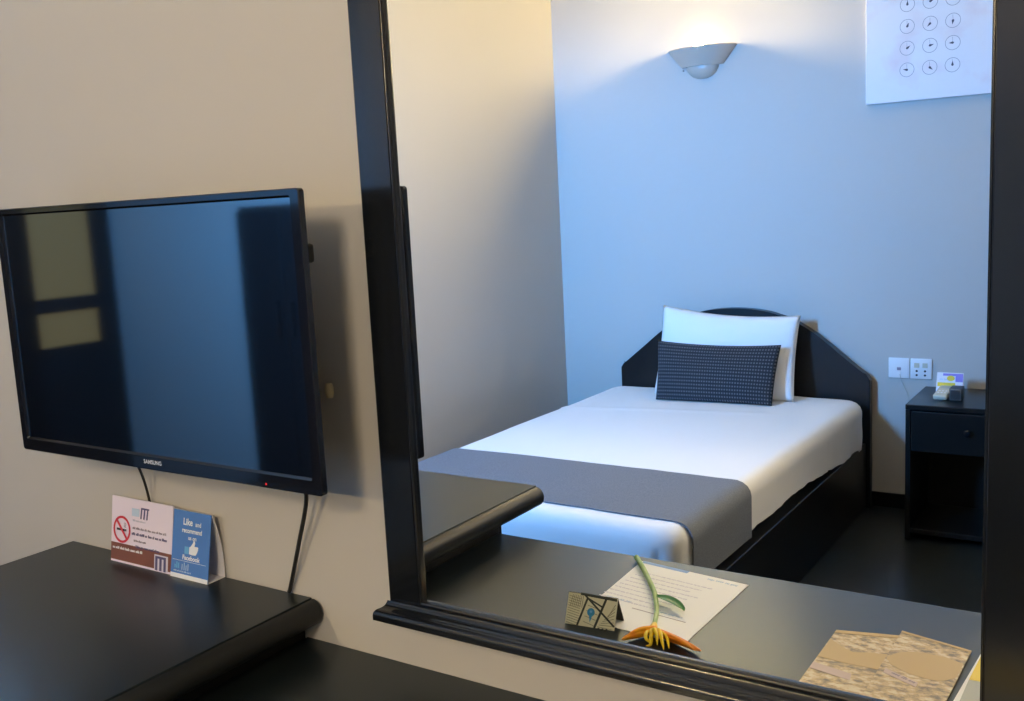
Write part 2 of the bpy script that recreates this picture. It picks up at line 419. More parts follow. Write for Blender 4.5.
# desk
ZD = .747
desk = thing('desk', 'long black writing desk below the mirror, right of the cabinet', 'desk', (-.2, -.3, 0))
yd = -.608; rr = .012
pts = [(-.0005, ZD), (-.0005, ZD - .034)] + [(yd + .017 + .017 * math.cos(a), ZD - .017 + .017 * math.sin(a)) for a in [-PI / 2 - k * PI / 12 for k in range(13)]]
link('worktop', prism(pts, 'x', -1.150, .85), 'worktop', desk, True, 30)
link('apron', box(-1.148, .82, -.575, -.555, ZD - .14, ZD - .034, .002), 'lacquer', desk)
link('side_panel', box(.795, .825, -.57, -.01, 0, ZD - .034, .002), 'lacquer', desk)
link('back_panel', box(-1.148, .795, -.03, -.01, ZD - .34, ZD - .034, .002), 'lacquer', desk)

# ------------------------------------------------------------------ mirror
YG, YF = -.015, -.023
MX0, MX1 = -.947, -.060; GX0, GX1 = -.8855, -.1415; GZ0, GZ1 = .862, 1.99
mir = thing('wall_mirror', 'large wall mirror in black wooden frame, reflecting the bed', 'mirror', ((MX0 + MX1) / 2, 0, .84))
def stile(x0, x1, inner):               # profile (x, y): flat face, stepped inner edge
    s = 1 if inner > x0 + 1e-6 and inner >= x1 - 1e-6 else -1
    o, i = (x0, x1) if s == 1 else (x1, x0)
    prof = [(o, 0), (o, YF + .003), (o + s * .001, YF + .001), (o + s * .003, YF), (i - s * .0048, YF), (i - s * .0042, YF + .0018), (i - s * .0034, YF + .0020), (i - s * .0026, YF + .0008),
            (i - s * .0012, YF + .0006), (i - s * .0003, YF + .0018), (i, YF + .0040), (i, 0)]
    return prism(prof, 'z', .853, GZ1 + .055)
link('stile', stile(MX0, GX0, GX0), 'frame', mir)
link('stile', stile(GX1, MX1, GX1), 'frame', mir)
prof = [(0, GZ1), (YF + .0045, GZ1), (YF + .0008, GZ1 + .003), (YF + .0028, GZ1 + .0075), (YF, GZ1 + .011), (YF, GZ1 + .052), (YF + .003, GZ1 + .055), (0, GZ1 + .055)]
link('top_rail', prism(prof, 'x', GX0, GX1), 'frame', mir)
link('glass', box(GX0 - .004, GX1 + .004, YG, YG + .005, GZ0 - .004, GZ1 + .004), 'mirror', mir)
# bottom rail and moulded sill with returned ends
prof = [(-.001, .8635), (YF + .0045, .8635), (YF + .0012, .8625), (YF, .8605), (YF + .0006, .8580), (-.0262, .8570), (-.0272, .8548), (-.0285, .8535)]
prof += [(-.0290 - .0125 * (1 - math.cos(a)), .8535 - .0050 * math.sin(a)) for a in [k * PI / 2 / 6 for k in range(1, 7)]]
prof += [(-.0418 - .0090 * math.sin(a), .8405 + .0080 * math.cos(a)) for a in [k * PI / 2 / 7 for k in range(0, 8)]]
prof += [(-.0508, .8335), (-.0490, .8325), (-.001, .8325)]
bm = bmesh.new(); A = []; B = []
for y, z in prof:
    ex = max(0, (-y - .024)) * .38
    inn = 0 if z < .858 else 1
    A.append(bm.verts.new((MX0 - ex if z < .8575 else GX0 - .0005, y, z))); B.append(bm.verts.new((MX1 + ex if z < .8575 else GX1 + .0005, y, z)))
bm.faces.new(A); bm.faces.new(B[::-1])
for i in range(len(prof)): bm.faces.new((A[i], B[i], B[(i + 1) % len(prof)], A[(i + 1) % len(prof)]))
link('sill', bm, 'frame', mir, True, 25)

# ------------------------------------------------------------------ tent cards on the cabinet
def tent(name, label, x0, x1, yf, ya, yb, zt, m, back, curve=.0, skew=0.0):
    t = thing(name, label, 'sign', ((x0 + x1) / 2, yf, ZC))
    th = .0012
    pts = [(yf, ZC + .0004), (ya, zt)]
    bk = [(ya + (yb - ya) * u + curve * math.sin(PI * u), zt + (ZC - zt) * u) for u in [k / 8 for k in range(9)]]
    front = [(yf, ZC + .0003), (yf - th, ZC + .0003), (ya - th, zt), (ya, zt + .0006)]
    link('front_panel', prism([(yf, ZC + .0003), (yf - th, ZC + .0003), (ya - th, zt), (ya, zt)], 'x', x0, x1), m, t)
    outer = [(ya, zt)] + [(p[0] + .0012, max(p[1], ZC + .0003)) for p in bk]; inner = [(p[0], max(p[1], ZC + .0003)) for p in bk][::-1]
    link('back_panel', prism(outer + inner[:-1], 'x', x0, x1), back, t, True, 40)
    link('base_flap', prism([(yf, ZC + .0003), (yb, ZC + .0003), (yb, ZC + .0012), (yf, ZC + .0012)], 'x', x0, x1), back, t)
    pl = Plane((x0, yf - th, ZC + .0003), (1, 0, 0), (0, ya - yf, zt - ZC))
    return t, pl, math.hypot(ya - yf, zt - ZC)
t, p, L = tent('tent_sign', 'pale pink no smoking tent card standing on the black cabinet', -1.606, -1.4335, -.038, -.020, -.009, .9385, 'pinkcard', 'card')
W = .1725
link('brown_band', p.rect(.0005, W - .001, .004, .0355, .0004), 'brownink', t)
link('band_lettering', p.words(.006, .0245, .085, .0052, .0008, seed=3), 'whiteink', t)
# big striped emblem at the band's right end
bm = p.rect(W - .047, W - .010, .002, .030, .0007); link('emblem_panel', bm, 'lilacink', t)
bm = bmesh.new()
for k in range(3): p.rect(W - .044 + k * .0115, W - .038 + k * .0115, .002, .0235, .0011, bm=bm)
p.rect(W - .044, W - .015, .0235, .0275, .0011, bm=bm); link('emblem', bm, 'purpleink', t)
bm = bmesh.new()                        # small emblem, top centre
for k in range(3): p.poly([(.083 + k * .0085, .087), (.0865 + k * .0085, .087), (.0885 + k * .0085, .1045), (.085 + k * .0085, .1045)], .0006, bm=bm)
p.rect(.085, .1075, .1045, .1075, .0006, bm=bm); link('emblem', bm, 'purpleink', t)
link('emblem_block', p.rect(.059, .080, .090, .104, .0005), 'paleblue', t)
link('emblem_caption', p.words(.062, .0805, .036, .0038, .0006, seed=5), 'lilacink', t)
bm = p.words(.062, .0665, .094, .0046, .0006, seed=11); p.words(.066, .0440, .034, .0042, .0006, bm=bm, seed=13)
link('lettering', bm, 'greyink', t)
bm = p.words(.060, .0555, .100, .0056, .0006, seed=17); p.words(.072, .0330, .066, .0056, .0006, bm=bm, seed=19)
link('bold_lettering', bm, 'purpleink', t)
sym = link('no_smoking_symbol', p.ring(.0315, .0615, .0205, .0248, .0010, sq=1.0), 'redink', t)
link('symbol_bar', p.line((.0165, .0775), (.0465, .0455), .0046, .0013), 'redink', sym)
bm = p.rect(.0165, .0385, .0590, .0630, .0008); p.rect(.0395, .0415, .0590, .0630, .0008, bm=bm); p.rect(.0425, .0440, .0590, .0630, .0008, bm=bm)
link('cigarette', bm, 'blackink', sym)
bm = bmesh.new()
for dx in (0, .0035):
    q = [(.0395 + dx, .0655), (.0375 + dx, .0685), (.0395 + dx, .0715), (.0375 + dx, .0745)]
    for a, b in zip(q, q[1:]): p.line(a, b, .0009, .0008, bm)
link('smoke', bm, 'greyink', sym)

t, p, L = tent('tent_sign', 'blue tent card with white thumbs-up, right of the no smoking card', -1.4325, -1.3355, -.041, -.019, -.0045, .9345, 'bluecard', 'card', curve=.006)
W = .097
link('white_margin', p.rect(0, W, 0, .0075, .0004), 'whiteink', t)
bm = p.text('Like', .039, .0935, .0165, bold=.0004, sx=.9); p.text('and', .0660, .0935, .0115, bold=.0002, sx=.9, bm=bm)
p.text('recommend', W / 2 + .002, .0805, .0115, bold=.0003, sx=.92, bm=bm); p.text('us on', W / 2 + .004, .0690, .0098, bold=.0002, bm=bm)
link('lettering', bm, 'whiteink', t)
link('lettering', p.text('Facebook', W / 2 + .003, .0335, .0115, bold=.0003), 'whiteink', t)
hand = [(.046, .0445), (.046, .0560), (.050, .0585), (.0555, .0655), (.0562, .0685), (.0590, .0680), (.0605, .0650), (.0590, .0590), (.0675, .0590), (.0690, .0570), (.0678, .0552),
        (.0686, .0535), (.0668, .0512), (.0672, .0495), (.0650, .0478), (.0650, .0460), (.0625, .0442), (.0540, .0436)]
link('thumbs_up', p.poly(hand, .0006), 'whiteink', t)
link('cuff', p.rect(.0340, .0447, .0440, .0565, .0006), 'lightblue', t)
bm = p.rect(.004, .090, .0305, .0310, .0006); link('rule', bm, 'whiteink', t)
bm = bmesh.new()
for k, (a, h) in enumerate(((.010, .006), (.0145, .011), (.019, .0095))): p.rect(a, a + .003, .0165, .0165 + h, .0006, bm=bm)
link('emblem', bm, 'lightblue', t)
bm = bmesh.new()
for a, h in ((.029, .010), (.0345, .013), (.0395, .009), (.0445, .012)): p.rect(a, a + .0016, .0150, .0150 + h, .0006, bm=bm)
p.words(.008, .0108, .046, .0030, .0006, bm=bm, seed=23)
link('small_print', bm, 'paleblue', t)

# ------------------------------------------------------------------ things on the desk (seen in the mirror)
mc = thing('folded_map_card', 'small folded card printed with a street map, standing on the desk', 'card', (-.75, -.275, ZD))
A0, A1 = Vector((-.797, -.263, ZD + .0004)), Vector((-.711, -.272, ZD + .0004))
off = Vector((-.003, -.042, 0));  top0, top1 = Vector((-.7985, -.285, .798)), Vector((-.7135, -.294, .790))
dl = ((top0 - A0) + (top1 - A1)) / 2; top0, top1 = A0 + dl, A1 + dl
def slab(a, b, c, d_, th, n):
    bm = bmesh.new(); n = Vector(n).normalized() * th
    P = [bm.verts.new(v) for v in (a, b, c, d_)]; Q = [bm.verts.new(Vector(v) + n) for v in (a, b, c, d_)]
    bm.faces.new(P); bm.faces.new(Q[::-1])
    for i in range(4): bm.faces.new((P[i], Q[i], Q[(i + 1) % 4], P[(i + 1) % 4]))
    return bm
link('front_panel', slab(A0, A1, top1, top0, .0007, (.0, -1, -.4)), 'map', mc)
link('back_panel', slab(A0 + off, A1 + off, top1, top0, .0007, (0, 1, -.4)), 'mapback', mc)
link('base_flap', slab(A0 + Vector((0, -.001, 0)), A1 + Vector((0, -.001, 0)), A1 + off + Vector((0, .001, 0)), A0 + off + Vector((0, .001, 0)), .0006, (0, 0, 1)), 'mapback', mc)
# the printed side faces the mirror, so the reader's right is -x
p = Plane(A1, A0 - A1, top1 - A1); Wm = (A0 - A1).length; Hm = (top1 - A1).length
def mp(u, v): return ((1 - u) * Wm, v * Hm)        # u from the photo's left
bm = bmesh.new()
for a, b, w in (((.25, 0), (.40, .88), .0034), ((.60, 0), (.78, .96), .0038), ((.33, .97), (.99, .12), .0030), ((.25, .98), (.99, .93), .0042), ((.42, .86), (.72, .66), .0026)):
    p.line(mp(*a), mp(*b), w, .0004, bm)
link('road_lines', bm, 'mapink', mc)
bm = bmesh.new(); rn = random.Random(4)
for k in range(12):
    v = .06 + k * .075
    p.line(mp(.02, v), mp(.26 + .02 * v, v - .07), .0008, .0003, bm)
for k in range(7): p.line(mp(.06 + k * .04, .55), mp(.10 + k * .035, .93), .0008, .0003, bm)
for k in range(8): p.line(mp(.66 + .03 * k, .05 + .06 * k), mp(.97, .02 + .11 * k), .0008, .0003, bm)
for k in range(4): p.line(mp(.36 + .02 * k, .15 + .17 * k), mp(.58 + .03 * k, .06 + .17 * k), .0008, .0003, bm)
link('street_lines', bm, 'maplines', mc)
c = mp(.50, .36)
bm = p.poly([(c[0] - .0045, c[1] + .006), (c[0], c[1] - .011), (c[0] + .0045, c[1] + .006)], .0006); p.disc(c[0], c[1] + .005, .0066, .0007, bm=bm)
link('map_pin', bm, 'bluepin', mc)
link('pin_mark', p.disc(c[0], c[1] + .006, .0022, .0010), 'lightblue', mc)

pa = [(-.806, -.572), (-.586, -.545), (-.593, -.275), (-.792, -.290)]
bm = prism(pa, 'z', ZD + .0003, ZD + .0012)
paper = tag(link('printed_letter', bm, 'paper'), 'white printed sheet lying on the desk under the orange flower', 'paper')
# reader stands at the chair: right is +x, up is +y (towards the mirror)
p = Plane((-.807, -.575, ZD + .0012), (.217, .030, 0), (0, 1, 0))
link('blue_heading', p.rect(.006, .105, .0008, .011, .0003), 'paperblue', paper)
bm = bmesh.new()
for k in range(9): p.words(.03, .050 + k * .016, .15 - .012 * (k % 3), .0042, .0003, bm=bm, seed=31 + k)
link('lettering', bm, 'lilacink', paper)
link('rule', p.rect(.110, .214, .196, .1975, .0003), 'greyink', paper)
for q_ in ((.150, .183, .05, .005, 51), (.045, .175, .05, .009, 52), (.150, .012, .06, .007, 53)):
    link('blue_lettering', p.words(*q_[:4], .0003, seed=q_[4]), 'paleblue', paper)
bm = bmesh.new()
for k in range(3): p.poly([(.108 + k * .007, .288), (.111 + k * .007, .288), (.114 + k * .007, .300), (.111 + k * .007, .300)], .0003, bm=bm)
link('emblem', bm, 'blackink', paper)

fl = thing('cut_flower', 'cut orange flower with green stem and one leaf, on the white sheet', 'flower', (-.66, -.33, ZD))
zf = ZD + .0065
st = spline([(-.815, -.568, zf + .002), (-.790, -.537, zf + .001), (-.759, -.496, zf), (-.718, -.437, zf), (-.699, -.404, zf), (-.678, -.362, zf - .001), (-.663, -.323, zf - .001), (-.654, -.298, zf - .001)], 8)
link('stem', tube(st, [.0052 - .0018 * k / len(st) for k in range(len(st))], 10), 'stem', fl, True)
lf = spline([(-.708, -.420, zf), (-.697, -.412, zf + .002), (-.678, -.404, zf + .004), (-.655, -.392, zf + .004), (-.636, -.379, zf + .001)], 6)
bm = bmesh.new(); n = len(lf); rows = []
for i, q in enumerate(lf):
    u = i / (n - 1); w = .0014 if u < .2 else .0014 + .0085 * math.sin(PI * ((u - .2) / .8) ** .8) ** .8
    dd = (lf[min(i + 1, n - 1)] - lf[max(i - 1, 0)]).normalized(); sd = Vector((-dd.y, dd.x, 0)).normalized()
    rows.append([(q + sd * w * k + Vector((0, 0, .003 * abs(k) - (.0006 if lay else 0)))) for lay in (0, 1) for k in ((-1, -.5, 0, .5, 1) if not lay else (1, .5, 0, -.5, -1))])
V = [[bm.verts.new(c) for c in rw] for rw in rows]
for a, b in zip(V, V[1:]):
    for k in range(10): bm.faces.new((a[k], a[(k + 1) % 10], b[(k + 1) % 10], b[k]))
bm.faces.new(V[0]); bm.faces.new(V[-1][::-1])
link('leaf', bm, 'leaf', fl, True, 60)
def bract(pts, rad): 
    s = spline(pts, 6); n = len(s)
    return tube(s, [max(.0008, rad * math.sin(PI * min(1, .18 + .82 * (k / (n - 1)))) ** .6) for k in range(n)], 10)
zb = ZD + .0064
for pts, rd in (([(-.651, -.288, zb), (-.662, -.270, zb + .001), (-.672, -.255, zb + .001), (-.680, -.238, zb)], .0062), ([(-.647, -.292, zb + .005), (-.659, -.275, zb + .007), (-.668, -.262, zb + .006), (-.676, -.246, zb + .003)], .0044),
                ([(-.640, -.290, zb), (-.621, -.279, zb + .001), (-.594, -.270, zb + .001), (-.557, -.257, zb)], .0066), ([(-.640, -.283, zb + .004), (-.612, -.270, zb + .006), (-.588, -.262, zb + .005), (-.563, -.250, zb + .002)], .0044)):
    link('bract', bract(pts, rd), 'bract', fl, True)
link('flower_base', tube(spline([(-.660, -.316, zf - .001), (-.653, -.295, zf), (-.646, -.283, zf + .001)], 4), [.0034, .0044, .0056, .0066, .007, .007, .0065, .0055, .004], 10), 'floret', fl, True)
zc_ = ZD
for k, pts in enumerate(([(-.648, -.284, zc_ + .010), (-.644, -.270, zc_ + .016), (-.638, -.256, zc_ + .014), (-.634, -.244, zc_ + .006), (-.640, -.240, zc_ + .004)],
                         [(-.645, -.284, zc_ + .010), (-.634, -.274, zc_ + .017), (-.625, -.262, zc_ + .017), (-.617, -.250, zc_ + .011), (-.610, -.240, zc_ + .004)],
                         [(-.649, -.281, zc_ + .009), (-.651, -.268, zc_ + .012), (-.645, -.252, zc_ + .010), (-.636, -.250, zc_ + .005)],
                         [(-.643, -.285, zc_ + .009), (-.628, -.277, zc_ + .012), (-.616, -.266, zc_ + .011), (-.605, -.248, zc_ + .004)],
                         [(-.645, -.283, zc_ + .012), (-.638, -.268, zc_ + .020), (-.629, -.256, zc_ + .018), (-.622, -.243, zc_ + .008)])):
    link('floret', bract(pts, .0034), 'floret', fl, True)

def brochure(label, pts, th, z0, oval, extra):
    bm = prism(pts, 'z', z0, z0 + th)
    b = tag(link('brochure', bm, 'brochure'), label, 'brochure')
    p = Plane((0, 0, z0 + th), (1, 0, 0), (0, 1, 0))
    if oval:
        link('tan_panel', p.poly(oval, .0003), 'tan', b)
    for nm, q, m in extra: link(nm, p.poly(q, .0006), m, b)
    return b, p
brochure('tan illustrated brochure lying flat on the desk, left and underneath of the pair', [(-.402, -.427), (-.300, -.452), (-.250, -.10), (-.404, -.10)], .0016, ZD + .0004,
         [(-.4008, -.392), (-.378, -.372), (-.36, -.362), (-.335, -.372), (-.300, -.380), (-.295, -.33), (-.318, -.322), (-.34, -.322), (-.366, -.322), (-.4025, -.326)], [('pink_print', [(-.4025, -.305), (-.345, -.292), (-.342, -.272), (-.4025, -.285)], 'pinkprint'), ('tan_edge', [(-.402, -.427), (-.305, -.4505), (-.305, -.440), (-.402, -.416)], 'tan')])
oval = [(v.x, v.y) for v in spline([(-.3125, -.362, 0), (-.300, -.385, 0), (-.278, -.398, 0), (-.245, -.399, 0), (-.2135, -.389, 0)], 5)] + [(v.x, v.y) for v in spline([(-.2150, -.342, 0), (-.228, -.325, 0), (-.245, -.319, 0), (-.277, -.326, 0), (-.303, -.342, 0)], 5)]
b, p = brochure('tan illustrated brochure lying askew on top of the other brochure', [(-.312, -.463), (-.210, -.437), (-.222, -.10), (-.318, -.10)], .0022, ZD + .0022, oval,
         [('tan_edge', [(-.312, -.463), (-.210, -.437), (-.2102, -.431), (-.312, -.456)], 'tan'), ('label_strip', [(-.306, -.326), (-.258, -.302), (-.258, -.288), (-.306, -.312)], 'pinkprint')])
q = Plane((-.258, -.297, ZD + .0046), (-.048, -.024, 0), (.024, -.048, 0))
link('lettering', q.words(.004, -.002, .040, .007, .0006, seed=71), 'greyink', b)
bk = tag(link('booklet', prism([(-.195, -.455), (-.02, -.455), (-.03, -.10), (-.219, -.10)], 'z', ZD + .0004, ZD + .0060), 'paper'), 'white booklet with a yellow block, partly behind the right frame of the mirror', 'booklet')
p = Plane((0, 0, ZD + .0060), (1, 0, 0), (0, 1, 0))
link('yellow_block', p.poly([(-.1945, -.440), (-.03, -.440), (-.03, -.340), (-.1990, -.340)], .0004), 'yellow', bk)
link('grey_print', p.poly([(-.1990, -.339), (-.03, -.339), (-.04, -.12), (-.203, -.12)], .0004), 'greycover', bk)

# ------------------------------------------------------------------ bed
BX0, BX1, BY0, BY1, BT = -2.312, -1.066, -3.385, -1.395, .500
bed = thing('bed', 'single bed with black headboard and black base against the back wall', 'bed', (-1.67, -2.4, 0))
hp = [(-2.280, .585), (-2.262, .612), (-2.244, .624), (-2.150, .700), (-2.051, .780), (-1.975, .828), (-1.896, .862), (-1.80, .888), (-1.668, .898), (-1.536, .888), (-1.44, .862), (-1.361, .828), (-1.285, .780), (-1.19, .702), (-1.096, .627), (-1.072, .612), (-1.054, .585)]
hp = [(v.x, v.y) for v in spline([(a, b, 0) for a, b in hp], 4)]
link('headboard', prism(hp + [(-1.054, .0), (-2.280, 0)], 'y', -3.438, -3.392, bev=.006), 'lacquer', bed)
link('base', box(BX0 + .03, BX1 - .004, -3.390, BY1 - .01, .0, .30, .004), 'lacquer', bed)
link('mattress', box(BX0 + .03, BX1 - .065, -3.385, BY1 - .03, .30, BT - .016, .04, 4), 'sheet', bed)
RC, RA = .085, .050
hx, hy = (BX1 - BX0) / 2 - RC, (BY1 - BY0) / 2 - RC
cx0, cy0 = (BX0 + BX1) / 2, (BY0 + BY1) / 2
def hem(x, y):
    if x > cx0 + .4:
        u = (-1.6 - y) / 1.65
        h = .335 - .004 * math.sin(9 * u) - .030 * max(0, min(1, (u - .58) / .3)) - .014 * max(0, min(1, (u - .80) / .2))
        return h + .006 * mnoise.noise((x * 3, y * 5, 0)) + .004 * mnoise.noise((3, y * 17, 1))
    return .325 + .006 * mnoise.noise((x * 4, y * 4, 2))
def top_z(x, y):
    z = BT + .006 * (1 - ((x - cx0) / .62) ** 2) + .0035 * mnoise.noise((x * 2.2, y * 2.2, 5)) + .0016 * mnoise.noise((x * 9, y * 5, 8))
    yl = -2.80 - (x + 2.24) * .125 - .03 * (x + 2.24) ** 2
    z += .0048 * math.exp(-((y - yl) / .016) ** 2) * max(0, min(1, (-1.2 - x) / .25))
    return z
def taper(x, y): return .038 * max(0, (y + 3.38) / 2) * max(0, min(1, (x - cx0) / .3))
def prof_pt(e, L):                       # path over the edge: flat, arc, drop -> (outward, down)
    if e <= RC - RA: return e, 0, 0
    e2 = e - (RC - RA)
    if e2 <= RA * PI / 2:
        a = e2 / RA; return RC - RA + RA * math.sin(a), RA * (1 - math.cos(a)), a / (PI / 2)
    return RC, RA + e2 - RA * PI / 2, 1
def axis_samples(h, ntop, ts): return [(-h, -t) for t in ts[::-1]] + [(-h + 2 * h * k / ntop, 0) for k in range(ntop + 1)] + [(h, t) for t in ts]
ts = [.04, .10, .17, .24, .31, .38, .45, .52, .60, .70, .80, .90, 1.0]
xs = axis_samples(hx, 44, ts); ys = axis_samples(hy, 90, ts)
bm = bmesh.new(); G = []
for (x, tx) in xs:
    row = []
    for (y, ty) in ys:
        t_ = max(abs(tx), abs(ty)); px, py = cx0 + x, cy0 + y
        dv = Vector((tx, ty, 0)); dv = dv.normalized() if t_ > 0 else dv
        z0 = top_z(px, py); hz = hem(px + dv.x * RC, py + dv.y * RC)
        L = RC - RA + RA * PI / 2 + (z0 - RA - hz)
        o_, dn, a = prof_pt(t_ * L, L)
        P = Vector((px, py, z0 - dn)) + dv * o_
        if a >= 1:
            wr = .0055 * mnoise.noise((P.x * 5, P.y * 5, P.z * 9)) + .003 * mnoise.noise((P.x * 14, P.y * 14, P.z * 7))
            k = min(1, (dn - RA) / .06)
            wr -= .012 * math.exp(-((P.y + 2.83) / .012) ** 2) * (1 if P.x > cx0 else 0)           # side seam crease
            wr -= .010 * math.exp(-((P.y + 3.20) / .05) ** 2) * (1 if P.x > cx0 else 0)
            if P.y > BY1 - .08: wr -= .018 * math.exp(-((P.x + 1.128) / .016) ** 2) * min(1, max(0, (.475 - P.z) / .03))   # tucked corner fold
            P += dv * wr * k
        P.x -= taper(P.x, P.y)
        row.append(bm.verts.new(P))
    G.append(row)
for i in range(len(xs) - 1):
    for j in range(len(ys) - 1):
        vs = (G[i][j], G[i + 1][j], G[i + 1][j + 1], G[i][j + 1])
        try: bm.faces.new(vs)
        except ValueError: pass
sheet = tag(link('bed_sheet', bm, 'sheet', smooth=True, angle=180), 'white sheet stretched over the mattress, hanging over the sides of the bed', 'sheet')

# runner across the foot end
bm = bmesh.new(); rows = []
RY0, RY1 = -1.955, -1.492
path = []
zh = .318
for k in range(14): path.append(('L', 1 - k / 14))
ny = 16
for lay, off_ in ((0, .0015), (1, .0055)):
    for j in range(ny + 1):
        y = RY0 + (RY1 - RY0) * j / ny; row = []
        xs2 = [(-hx, -t) for t in ts[::-1]] + [(-hx + 2 * hx * k / 44, 0) for k in range(45)] + [(hx, t) for t in ts]
        for x, tx in xs2:
            px = cx0 + x; z0 = top_z(px, y); s = 1 if tx >= 0 else -1
            yy = y + (.012 * math.sin((px + 2.3) * 2.2) if j in (0, ny) else .012 * math.sin((px + 2.3) * 2.2))
            z0 += off_
            RAo = RA
            L = RC - RA + RA * PI / 2 + (z0 - RA - zh)
            o_, dn, a = prof_pt(abs(tx) * L, L)
            ox = px + s * o_ + (s * (off_ + .004) * min(1, abs(tx) * 3) if tx else 0)
            ox += s * .0045 * mnoise.noise((1, y * 6, (z0 - dn) * 8)) * a
            row.append(bm.verts.new((ox - taper(ox, yy), yy, z0 - dn)))
        rows.append(row)
n1 = ny + 1
for lay in (0, 1):
    for j in range(ny):
        a, b = rows[lay * n1 + j], rows[lay * n1 + j + 1]
        for k in range(len(a) - 1): bm.faces.new((a[k], a[k + 1], b[k + 1], b[k]))
for j in (0, ny):
    a, b = rows[j], rows[n1 + j]
    for k in range(len(a) - 1): bm.faces.new((a[k], a[k + 1], b[k + 1], b[k]))
for j in range(ny):
    for k in (0, -1): bm.faces.new((rows[j][k], rows[j + 1][k], rows[n1 + j + 1][k], rows[n1 + j][k]))
tag(link('bed_runner', bm, 'runner', smooth=True, angle=50), 'dark grey woven runner laid across the foot of the bed', 'bed runner')

def cushion(name, label, cat, bl, br, tr, tl, T, m, pu, pv, nrm, ew=.5, seed=0, nu=40, nv=28):
    bl, br, tr, tl = map(Vector, (bl, br, tr, tl)); nrm = Vector(nrm).normalized()
    bm = bmesh.new(); uvl = bm.loops.layers.uv.new('UVMap'); G = {}
    for side in (0, 1):
        for i in range(nu + 1):
            for j in range(nv + 1):
                u = -1 + 2 * i / nu; v = -1 + 2 * j / nv
                edge = i in (0, nu) or j in (0, nv)
                if side and edge: G[1, i, j] = G[0, i, j]; continue
                uu = u * (1 - pu * (1 - v * v)); vv = v * (1 - pv * (1 - u * u)) if v > 0 else v * (1 - .15 * pv * (1 - u * u))
                a, b = (uu + 1) / 2, (vv + 1) / 2
                P = bl * (1 - a) * (1 - b) + br * a * (1 - b) + tr * a * b + tl * (1 - a) * b
                h = T * ((1 - u ** 4) * (1 - v ** 4)) ** ew * (.75 + .25 * (1 - u * u) * (1 - v * v))
                if not side: h *= 1 + .10 * mnoise.noise((u * 2.5 + seed, v * 2.5, 3)) + .05 * mnoise.noise((u * 7 + seed, v * 6, 1))
                P = P + nrm * h * (1 if not side else -.75)
                if not edge or True: P.z += 0
                G[side, i, j] = bm.verts.new(P)
    for side in (0, 1):
        for i in range(nu):
            for j in range(nv):
                q = [(i, j), (i + 1, j), (i + 1, j + 1), (i, j + 1)]
                f_ = bm.faces.new([G[side, a, b] for a, b in (q if not side else q[::-1])])
                for lp, (a, b) in zip(f_.loops, (q if not side else q[::-1])): lp[uvl].uv = (a / nu, b / nv)
    return tag(link(name, bm, m, smooth=True, angle=180), label, cat)
cushion('pillow', 'white pillow propped against the black headboard', 'pillow', (-2.000, -3.178, .508), (-1.336, -3.210, .507), (-1.338, -3.325, .878), (-2.001, -3.318, .919), .062, 'pillow', .030, .125, (0, 1, .28), seed=2)
cushion('cushion', 'dark dotted rectangular cushion leaning on the white pillow', 'cushion', (-1.932, -3.052, .509), (-1.396, -3.090, .508), (-1.384, -3.190, .763), (-1.974, -3.184, .765), .044, 'cushion', .020, .095, (0, 1, .30), seed=9)

# ------------------------------------------------------------------ nightstand and its things
NX0, NX1, NYF, NZ = -.832, -.372, -3.030, .565
ns = thing('nightstand', 'black bedside table with one drawer and an open shelf space', 'nightstand', (-.6, -3.24, 0))
link('top', box(NX0, NX1, -3.435, NYF, NZ - .022, NZ, .003), 'lacquer', ns)
link('side_panel', box(NX0, NX0 + .02, -3.43, NYF - .004, 0, NZ - .022, .002), 'lacquer', ns)
link('side_panel', box(NX1 - .02, NX1, -3.43, NYF - .004, 0, NZ - .022, .002), 'lacquer', ns)
link('back_panel', box(NX0 + .02, NX1 - .02, -3.43, -3.415, .02, NZ - .022), 'lacquer', ns)
link('bottom_shelf', box(NX0 + .02, NX1 - .02, -3.415, NYF - .01, .03, .05, .002), 'lacquer', ns)
dr = link('drawer', box(NX0 + .022, NX1 - .022, -3.40, NYF - .002, .375, NZ - .026, .004), 'lacquer', ns)
link('knob', lathe([(0, 0), (.006, 0), (.006, .010), (.013, .014), (.014, .020), (.010, .025), (0, .026)], (0, 0, 0), n=20), 'frame', dr, True)
kn = [o for o in dr.children if o.name.startswith('knob')][0]
kn.data.transform(Matrix.Translation((-.602, NYF - .002, .468)) @ Matrix.Rotation(-PI / 2, 4, 'X'))

c = thing('display_card', 'small white card with purple and yellow print standing on the bedside table', 'card', (-.70, -3.26, NZ))
link('front_panel', slab((-.757, -3.243, NZ + .0005), (-.655, -3.243, NZ + .0005), (-.654, -3.268, NZ + .094), (-.755, -3.268, NZ + .094), .001, (0, -1, 0)), 'card', c)
link('back_panel', slab((-.757, -3.295, NZ + .0005), (-.655, -3.295, NZ + .0005), (-.654, -3.2695, NZ + .094), (-.755, -3.2695, NZ + .094), .001, (0, -1, 0)), 'card', c)
p = Plane((-.654, -3.243, NZ), (-1, 0, 0), (0, -.025, .094))      # reader's right is -x: the card faces the mirror
bm = p.rect(.002, .030, .060, .094, .0004); p.rect(.030, .078, .084, .094, .0004, bm=bm); link('purple_print', bm, 'purple', c)
bm = p.rect(.030, .098, .040, .056, .0004); p.disc(.048, .074, .015, .0008, bm=bm, sq=.75); link('yellow_print', bm, 'yellow', c)
link('lettering', p.words(.060, .066, .030, .008, .0004, seed=81), 'paleblue', c)
rm = thing('remote_control', 'cream remote control lying at an angle before the printed card', 'remote control', (-.73, -3.19, NZ))
bm = box(-.027, .027, -.055, .055, -.010, .010, .006, 3)
